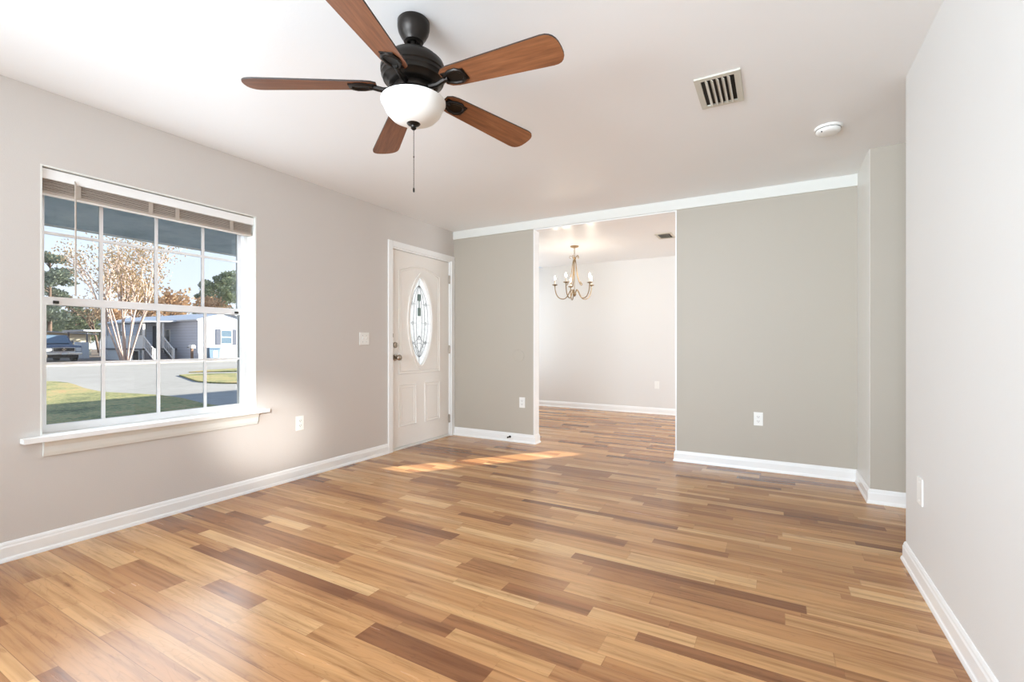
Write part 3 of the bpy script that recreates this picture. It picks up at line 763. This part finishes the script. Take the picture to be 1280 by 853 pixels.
nb = thing('lawn_shade_house', (-1, 27, -.4), 'grey-roofed house added out of view to the right to shade the lawn', 'house')  # unseen, added to cast the shadow across lawn and driveway
MB().box(-6, 4, 14.5, 42, -.4, 2.5).build('walls', M['siding'], nb)
MB().prism([(-6.5, 2.35), (-3.2, 5.6), (4.4, 2.5)], 14, 42.5).build('roof', M['shingle'], nb)
# ------------------------------------------------------------------ ground
G = -.40
def g(px, py):
    t1 = (EYE.z-G)*586/(py-430); r_ = (px-640)/586
    v = (Fv+Rv*r_)*t1; return (v.x, v.y)
struct(MB().box(-160, 60, -90, 130, G-.3, G).build('ground_pavement', M['drive']), 'pale concrete street and driveway')
struct(MB().box(-6.6, -3.575, -4.5, 9, G, -.05).build('porch_bounce_slab', M['porch_bounce_slab']))  # unseen slab added and kept pale to bounce light onto the soffit
lawn = [(-6.3, -18), (-27.5, -18), (-25.6, 2), g(52, 478), g(70, 478.4), g(85, 480), g(95, 483), g(105, 487), g(116, 489.5), g(128, 492), g(165, 494), g(200, 496), g(228, 500), g(255, 507), (-8, 6.0), (-6.3, 5.8)]
l_ = MB().prism(lawn, G, G+.05, 'Z').build('lawn', M['grass']); tag(l_, 'front lawn of patchy grass right outside the window', 'lawn', kind='stuff')
isl = [g(224, 470), g(233, 473), g(246, 477.5), g(262, 479.3), g(285, 480), g(305, 480), (-12, 13), (-11, 34), (-21, 34), g(305, 467.5), g(262, 468.2), g(240, 468.6)]
l_ = MB().prism(isl, G, G+.05, 'Z').build('grass_island', M['grass']); tag(l_, 'pointed patch of sunlit grass beyond the driveway', 'lawn', kind='stuff')
isl = [g(236, 466.2), g(262, 465.6), g(305, 465), (-24, 34), (-29, 34), g(305, 461), g(262, 463.5)]
l_ = MB().prism(isl, G, G+.05, 'Z').build('grass_verge', M['grass']); tag(l_, 'thin sliver of grass along the far side of the street', 'lawn', kind='stuff')
far = [(-41.6, -60), (-41.6, 60), (-158, 60), (-158, -60)]
struct(MB().prism(far, G, G+.04, 'Z').build('ground_far_yard', M['dirt']), 'leaf-strewn yard across the street')
struct(MB().box(-41.6, -41.2, -60, 60, G, G+.12).build('trim_5', M['curb']), 'low curb across the street')

# ------------------------------------------------------------------ mobile home opposite
HXr, HYn, HYf, HXl = -43.0, 21.8, 26.8, -61.5; HZ0, HZe, HZr = G, 3.12, 3.78
HM = thing('mobile_home', ((HXr+HXl)/2, (HYn+HYf)/2, G), 'long white mobile home with lap siding and a pale metal roof', 'house')
MB().prism([(HYn, HZ0), (HYf, HZ0), (HYf, HZe), ((HYn+HYf)/2, HZr), (HYn, HZe)], HXl, HXr, 'X').build('siding_walls', M['siding'], HM)
ym = (HYn+HYf)/2
MB().prism([(HYn-.25, HZe-.05), (ym, HZr+.02), (HYf+.25, HZe-.05), (HYf+.25, HZe+.07), (ym, HZr+.16), (HYn-.25, HZe+.07)], HXl-.2, HXr+.3, 'X').build('roof', M['metal_roof'], HM)
MB().box(HXr-.02, HXr+.04, HYn+.02, HYf, G, .28).build('skirting', M['white_wood'], HM)
wy = 24.15
Wg = MB().box(HXr, HXr+.07, wy-.50, wy+.50, 1.05, 2.35).build('window', M['white_wood'], HM)
MB().box(HXr+.06, HXr+.08, wy-.44, wy+.44, 1.11, 1.67).box(HXr+.06, HXr+.08, wy-.44, wy+.44, 1.73, 2.29).build('pane', M['outwin'], Wg)
for s_ in (-1, 1): 
    a_, b_ = sorted((wy+s_*.52, wy+s_*.90)); MB().box(HXr, HXr+.05, a_, b_, 1.0, 2.40, .01).build('shutter', M['shutter'], HM)
for x0_, x1_ in ((-48.9, -47.6), (-53.2, -52.0), (-57.5, -56.3)):
    q = MB().box(x0_, x1_, HYn-.06, HYn, 1.2, 2.4).build('window', M['white_wood'], HM)
    MB().box(x0_+.06, x1_-.06, HYn-.075, HYn-.055, 1.26, 2.34).build('pane', M['darkwin'], q)
MB().box(-50.7, -49.7, HYn-.06, HYn, .70, 2.75).build('entry_door', M['shutter'], HM)

# porch of the mobile home: deck, posts, roof, and steps coming down towards the street
PX0, PX1, PY0, DZ = -53.4, -46.4, 19.2, .70
PC = HM
MB().prism([(PY0-.25, 2.90), (HYn-.25, 3.02), (HYn-.25, 3.12), (PY0-.25, 3.02)], PX0-.2, PX1+.35, 'X').build('porch_roof', M['metal_roof'], PC)
MB().box(PX0, PX1, PY0, HYn-.02, DZ-.13, DZ).build('deck', M['deck'], PC)
MB().box(PX0+.1, PX1-.9, PY0+.08, PY0+.12, G, DZ-.13).build('skirt_panel', M['white_wood'], PC)
MB().box(PX1-1.9, PX1-1.0, PY0+.05, PY0+.08, G+.05, DZ-.22).build('skirt_opening', M['dark_open'], PC)
for x_, y_ in ((PX0+.08, PY0), (-50.9, PY0), (-48.6, PY0), (PX1-.08, PY0), (PX1-.08, 20.62)): MB().box(x_-.08, x_+.08, y_, y_+.15, G, 2.93).build('post', M['white_wood'], PC)
MB().box(PX0+.2, PX1-.2, PY0+.02, PY0+.06, DZ, 1.72).build('railing_panel', M['white_wood'], PC)
MB().box(PX0+.1, PX1-.1, PY0-.02, PY0+.10, 1.72, 1.80).build('handrail', M['white_wood'], PC)
for k in range(6):
    MB().box(PX1+.28*k, PX1+.28*(k+1), 19.30, 20.60, G, DZ-.185*(k+1)+.02).build('step', M['deck'], PC)
for y_ in (19.25, 20.68):
    m = MB(); m.tube([(PX1, y_, 1.72), (PX1+1.75, y_, .62)], .055, 4); m.tube([(PX1, y_, .85), (PX1+1.75, y_, -.22)], .05, 4)
    for i in range(7):
        m.tube([(PX1+1.75*i/6, y_, .85-1.07*i/6), (PX1+1.75*i/6, y_, 1.72-1.10*i/6)], .028, 4)
    m.box(PX1+1.70, PX1+1.84, y_-.07, y_+.07, G, .70); m.build('stair_railing', M['white_wood'], PC)

# ------------------------------------------------------------------ cream outbuilding, carport, cabinet
def at(px, t1):
    v = (Fv+Rv*((px-640)/586))*t1; return v.x, v.y
x_, y_ = at(88, 60)
SB = thing('cream_outbuilding', (x_-3, y_-3, G), 'low cream outbuilding with a pale metal roof behind the truck', 'building')
sx0, sx1, sy0, sy1 = x_-7, x_, y_-8.5, y_+2.1
MB().box(sx0, sx1, sy0, sy1, G, 2.35).build('walls', M['cream'], SB)
MB().prism([(sy0-.5, 2.85), (sy0-.5, 2.98), (sy1+.5, 2.42), (sy1+.5, 2.30)], sx0-.4, sx1+1.0, 'X').build('roof', M['grey_roof'], SB)
MB().prism([(sy0, 2.3), (sy0, 2.86), (sy1, 2.35), (sy1, 2.3)], sx0, sx1, 'X').build('gable_panel', M['cream'], SB)
MB().box(sx1, sx1+.06, sy1-3.2, sy1-2.3, G, 1.75).build('door', M['shutter'], SB)
q = MB().box(sx1, sx1+.06, sy1-5.4, sy1-4.4, 1.0, 1.9).build('window', M['white_wood'], SB); MB().box(sx1+.05, sx1+.07, sy1-5.32, sy1-4.48, 1.08, 1.82).build('pane', M['darkwin'], q)
x_, y_ = at(129, 52)
CP = thing('carport', (x_-2, y_, G), 'flat grey carport on thin posts at the left end of the mobile home', 'carport')
MB().box(x_-5.0, x_+.6, y_-1.9, y_+1.7, 2.42, 2.62).build('roof', M['grey_roof'], CP)
for dx, dy in ((.3, -1.5), (.3, 1.3), (-4.6, -1.5), (-4.6, 1.3)): MB().tube([(x_+dx, y_+dy, G), (x_+dx, y_+dy, 2.45)], .075, 8).build('post', M['deck'], CP)
x_, y_ = at(103.5, 46)
CB = thing('storage_cabinet', (x_, y_, G), 'pale grey storage cabinet standing behind the truck', 'cabinet')
MB().box(x_-.5, x_, y_-.5, y_+.5, G, 1.25, .02).build('cabinet_body', M['siding'], CB)
for s_ in (-1, 1):
    a_, b_ = sorted((y_+s_*.01, y_+s_*.46)); MB().box(x_, x_+.03, a_, b_, G+.1, 1.18, .005).build('cabinet_door', M['white_wood'], CB)

# ------------------------------------------------------------------ bin and mailbox
x_, y_ = at(265.5, 39.6)
T = thing('trash_bin', (x_, y_, G), 'blue-grey wheeled trash bin in front of the white mobile home', 'trash bin')
MB().prism([(y_-.36, G+.12), (y_+.36, G+.12), (y_+.44, G+1.08), (y_-.44, G+1.08)], x_-.42, x_+.36, 'X').build('bin_body', M['bin'], T)
MB().box(x_-.48, x_+.44, y_-.48, y_+.48, G+1.08, G+1.17, .02).build('lid', M['bin'], T)
MB().box(x_+.36, x_+.375, y_-.12, y_+.24, G+.35, G+.9).build('decal', M['bin_label'], T)
for s_ in (-1, 1): MB().lathe((x_-.30, y_+s_*.40, G+.13), [(.13, -.03), (.13, .03)], 16, 'Y').build('wheel', M['tire'], T)
x_, y_ = at(240, 39.2)
T = thing('mailbox', (x_, y_, G), 'white mailbox on a brown post at the corner of the mobile home', 'mailbox')
MB().box(x_-.07, x_+.07, y_-.08, y_+.08, G, .72).build('post', M['brown'], T)
mbx = [(y_-.02+.16*math.cos(a), .86+.16*math.sin(a)) for a in [i*PI/8 for i in range(9)]]+[(y_-.18, .72), (y_+.14, .72)]
MB().prism(mbx, x_-.28, x_+.28, 'X').build('mailbox_body', M['white_wood'], T)
MB().box(x_-.1, x_-.08, y_-.34, y_-.16, .78, .84).build('flag', M['shutter'], T)

# ------------------------------------------------------------------ pickup truck, nose towards us (+x)
def truck(x1, yc):
    T = thing('pickup_truck', (x1-2.7, yc, G), 'dark blue pickup truck with a chrome grille parked across the street', 'truck')
    hw = .98; z = G; T.scale = (1.16, 1.16, 1.18)
    side = [(-5.3, .52), (-4.62, .52), (-4.55, .85), (-4.2, 1.0), (-3.85, .85), (-3.78, .52), (-1.42, .52), (-1.35, .85), (-1.0, 1.0), (-.62, .85), (-.55, .55), (0, .55), (.02, 1.02), (-.10, 1.16), (-1.40, 1.26), (-5.3, 1.28)]
    MB().prism([(x1+a, z+b) for a, b in side], yc-hw, yc+hw, 'Y').build('truck_body', M['truck'], T)
    cab = MB(); 
    b0 = [(-1.42, 1.24), (-3.75, 1.26), (-3.55, 1.86), (-2.15, 1.90)]
    A_ = [cab.bm.verts.new((x1+a, yc-hw+(.04 if b < 1.5 else .17), z+b)) for a, b in b0]; B_ = [cab.bm.verts.new((x1+a, yc+hw-(.04 if b < 1.5 else .17), z+b)) for a, b in b0]
    for i in range(4): cab.bm.faces.new((A_[i], A_[(i+1) % 4], B_[(i+1) % 4], B_[i]))
    cab.bm.faces.new(A_); cab.bm.faces.new(B_); cab.build('cab', M['truck'], T)
    ws = MB(); n_ = Vector((.66, 0, .73))
    c_ = Vector((x1-1.76, yc, z+1.585)); ws.obox(c_, Vector((-.73, 0, .66)), .42, Vector((0, 1, 0)), .78, .012); ws.build('windshield', M['outwin'], T)
    for s_ in (-1, 1):
        MB().prism([(x1-1.85, z+1.30), (x1-3.5, z+1.30), (x1-3.42, z+1.76), (x1-2.25, z+1.80)], yc+s_*(hw-.13), yc+s_*(hw-.06), 'Y').build('side_window', M['darkwin'], T)
    Gr = MB().box(x1, x1+.06, yc-.62, yc+.62, z+.72, z+1.02, .01).build('grille', M['chrome'], T)
    m = MB()
    for s_ in (-1, 1):
        a_, b_ = sorted((yc+s_*.05, yc+s_*.56)); m.box(x1+.055, x1+.07, a_, b_, z+.76, z+.98)
    m.build('grille_opening', M['dark_open'], Gr)
    MB().box(x1+.068, x1+.085, yc-.12, yc+.12, z+.83, z+.91).build('badge', M['champagne'], Gr)
    for s_ in (-1, 1):
        a_, b_ = sorted((yc+s_*.64, yc+s_*.95)); MB().box(x1-.02, x1+.05, a_, b_, z+.74, z+1.0, .02).build('headlight', M['lamp_lens'], T)
        MB().box(x1-1.95, x1-1.75, yc+s_*(hw+.02) - .10*(s_ < 0), yc+s_*(hw+.02)+.10*(s_ > 0) + (.0), z+1.28, z+1.50, .02).build('side_mirror', M['truck'], T)
    MB().box(x1-.05, x1+.16, yc-hw, yc+hw, z+.50, z+.70, .03).build('bumper', M['chrome'], T)
    MB().box(x1+.155, x1+.17, yc-.16, yc+.16, z+.53, z+.66).build('license_plate', M['white_wood'], T)
    MB().box(x1-.2, x1+.02, yc-.8, yc+.8, z+.28, z+.50).build('lower_valance', M['tire'], T)
    for a in (-1.0, -4.2):
        for s_ in (-1, 1):
            wh = MB().lathe((x1+a, yc+s_*.86, z+.40), [(.26, -.14), (.38, -.13), (.40, -.08), (.40, .08), (.38, .13), (.26, .14)], 24, 'Y').build('wheel', M['tire'], T, smooth=True)
            MB().lathe((x1+a, yc+s_*.93, z+.40), [(.24, -.08), (.24, .08), (.08, .06)], 20, 'Y').build('rim', M['chrome'], wh, smooth=True)
x_, y_ = at(77, 38.5)
truck(x_, y_)

# ------------------------------------------------------------------ trees
def leaves(mb, c, rx, rz, n, size, rnd, hollow=.3):
    for _ in range(n):
        while True:
            p = Vector((rnd.uniform(-1, 1), rnd.uniform(-1, 1), rnd.uniform(-1, 1)))
            if hollow < p.length < 1: break
        q = Vector(c)+Vector((p.x*rx, p.y*rx, p.z*rz))
        u = Vector((rnd.gauss(0, 1), rnd.gauss(0, 1), rnd.gauss(0, 1))).normalized(); v = u.orthogonal().normalized()
        s_ = size*rnd.uniform(.6, 1.3); mb.quad(q, u*s_, v*s_*.6)
def branchy(mb, p, d, L, r_, lvl, rnd, tips, up=.25, spread=.55):
    pts = [p]; q = p.copy(); dd = d.copy()
    for i in range(4):
        dd = (dd+Vector((rnd.gauss(0, .12), rnd.gauss(0, .12), rnd.gauss(0, .06)+up*.12))).normalized(); q = q+dd*L/4; pts.append(q.copy())
    mb.tube(pts, r_, 6 if lvl < 2 else 4, r2=r_*.62)
    if lvl >= 3: tips.append(q); tips.append(pts[2]); return
    for i in range(3 if lvl else 4):
        k = rnd.choice((2, 3, 4)); nd = (dd+Vector((rnd.gauss(0, spread), rnd.gauss(0, spread), rnd.uniform(-.1, .6)))).normalized()
        branchy(mb, pts[k], nd, L*rnd.uniform(.55, .75), r_*.55, lvl+1, rnd, tips, up, spread)
def autumn_tree(x, y, H, mat, bark, label, seed, nl=7, size=.17, stems=1, group=None):
    rnd = random.Random(seed); T = thing('autumn_tree', (x, y, G), label, 'tree', group)
    wd = MB(); tips = []
    for s_ in range(stems):
        a = 2*PI*s_/max(1, stems)+rnd.uniform(-.3, .3); lean = .0 if stems == 1 else .36
        branchy(wd, Vector((x, y, G))+Vector((math.cos(a), math.sin(a), 0))*(.25 if stems > 1 else 0), Vector((math.cos(a)*lean, math.sin(a)*lean, 1)).normalized(), H*.42, (.07+H*.012)/(1 if stems == 1 else 2.0), 0 if stems == 1 else 1, rnd, tips)
    wd.build('trunk', bark, T, smooth=True)
    lf = MB()
    for p in tips: leaves(lf, p, .85, .6, nl, size, rnd, 0)
    lf.build('foliage', mat, T)
def evergreen(x, y, H, R_, mat, label, seed, n=26, per=230, size=.13, trunk=.3, group=None):
    rnd = random.Random(seed); T = thing('evergreen_tree', (x, y, G), label, 'tree', group)
    wd = MB().tube([(x, y, G), (x+.1, y, G+H*.5), (x, y+.1, G+H*.93)], .32, 8, r2=.06)
    lf = MB()
    for i in range(n):
        hh = rnd.uniform(trunk, 1); a = rnd.uniform(0, 2*PI); rr = R_*(1-.55*((hh-trunk)/(1-trunk))**1.5)*rnd.uniform(.25, 1)
        c_ = Vector((x+math.cos(a)*rr, y+math.sin(a)*rr, G+H*hh*.94))
        wd.tube([(x, y, G+H*hh*.86), c_], .07, 5, r2=.03)
        leaves(lf, c_, R_*.32, R_*.18, per, size, rnd, .1)
    wd.build('trunk', M['bark'], T, smooth=True); lf.build('foliage', mat, T)

# crepe myrtle on the far kerb: many pale splaying stems
def myrtle():
    rnd = random.Random(5); x, y = (Fv+Rv*((157-640)/586)).xy*36.8; T = thing('crepe_myrtle', (x, y, G), 'crepe myrtle with many pale splaying trunks at the far curb', 'tree')
    wd = MB(); tips = []
    base = Vector((x, y, G))
    for u, lean in ((-.36, -.1), (-.30, .2), (-.19, -.15), (-.08, .1), (.0, -.2), (.08, .15), (.19, -.1), (.30, .1), (.40, -.15)):
        d = (Rv*u+Fv*lean*.5+Vector((0, 0, 1))); b0 = base+Rv*u*.7+Fv*lean*.5
        b1 = b0+d*1.6+Rv*rnd.uniform(-.08, .08); b2 = b1+d*1.5+Rv*(u*.1+rnd.uniform(-.12, .12)); b3 = b2+(d+Rv*rnd.uniform(-.12, .12))*1.2
        wd.tube([b0, b1, b2, b3], [.075, .062, .052, .042], 7)
        for q0, L in ((b2, 3.0), (b3, 3.6), (b3, 3.2)):
            branchy(wd, q0, (d+Rv*rnd.uniform(-.35, .35)+Fv*rnd.uniform(-.35, .35)).normalized(), L, .05, 2, rnd, tips, .5, .45)
    wd.build('trunk', M['pink_bark'], T, smooth=True)
    lf = MB()
    for p in tips: leaves(lf, p, .75, .65, 20, .065, rnd, 0)
    lf.build('foliage', M['leaf_pale'], T)
myrtle()
for px, t1, H, mt, lb, sd, nl, sz in (
    (200, 66, 15.0, 'leaf_gold', 'tall thin golden autumn tree rising behind the mobile home', 11, 9, .16),
    (226, 58, 9.5, 'leaf_rust', 'rusty autumn tree behind the mobile home roof', 12, 9, .17),
    (170, 79, 15.0, 'leaf_gold', 'golden autumn tree behind the crepe myrtle', 13, 9, .17),
    (124, 76, 12.5, 'leaf_pale', 'sparse pale bare-branched tree left of the crepe myrtle', 14, 6, .13),
    (250, 68, 10.5, 'leaf_rust', 'rust-coloured tree between the golden and the green trees', 15, 9, .18),
    (146, 91, 12.0, 'leaf_rust', 'low brown autumn tree behind the porch roof', 16, 12, .2),
    (184, 106, 15.0, 'leaf_rust', 'broad brown autumn tree low behind the mobile home', 17, 12, .22),
    (224, 114, 16.5, 'leaf_gold', 'yellow-brown tree far behind the mobile home roof', 18, 12, .22)):
    x_, y_ = at(px, t1); autumn_tree(x_, y_, H, M[mt], M['bark'], lb, sd, nl, sz)
for px, t1, H, R_, mt, lb, sd, n_ in (
    (62, 66, 15.0, 3.6, 'leaf_pine', 'tall dark evergreen at the left edge of the window', 21, 30),
    (282, 80, 14.2, 4.2, 'leaf_green', 'bushy evergreen above the mobile home gable', 22, 34),
    (306, 67, 11.2, 3.8, 'leaf_green', 'evergreen at the right edge of the window', 23, 34),
    (262, 92, 14.5, 3.2, 'leaf_pine', 'dark evergreen just left of the bushy evergreen', 24, 24),
    (90, 78, 7.5, 4.5, 'leaf_green', 'low round evergreen behind the cream outbuilding', 25, 30),
    (56, 106, 11.0, 4.5, 'leaf_green', 'low evergreen behind the outbuilding roof, left edge', 26, 30),
    (112, 100, 8.5, 4.0, 'leaf_pine', 'low dark evergreen behind the carport', 27, 26)):
    x_, y_ = at(px, t1); evergreen(x_, y_, H, R_, M[mt], lb, sd, n_)
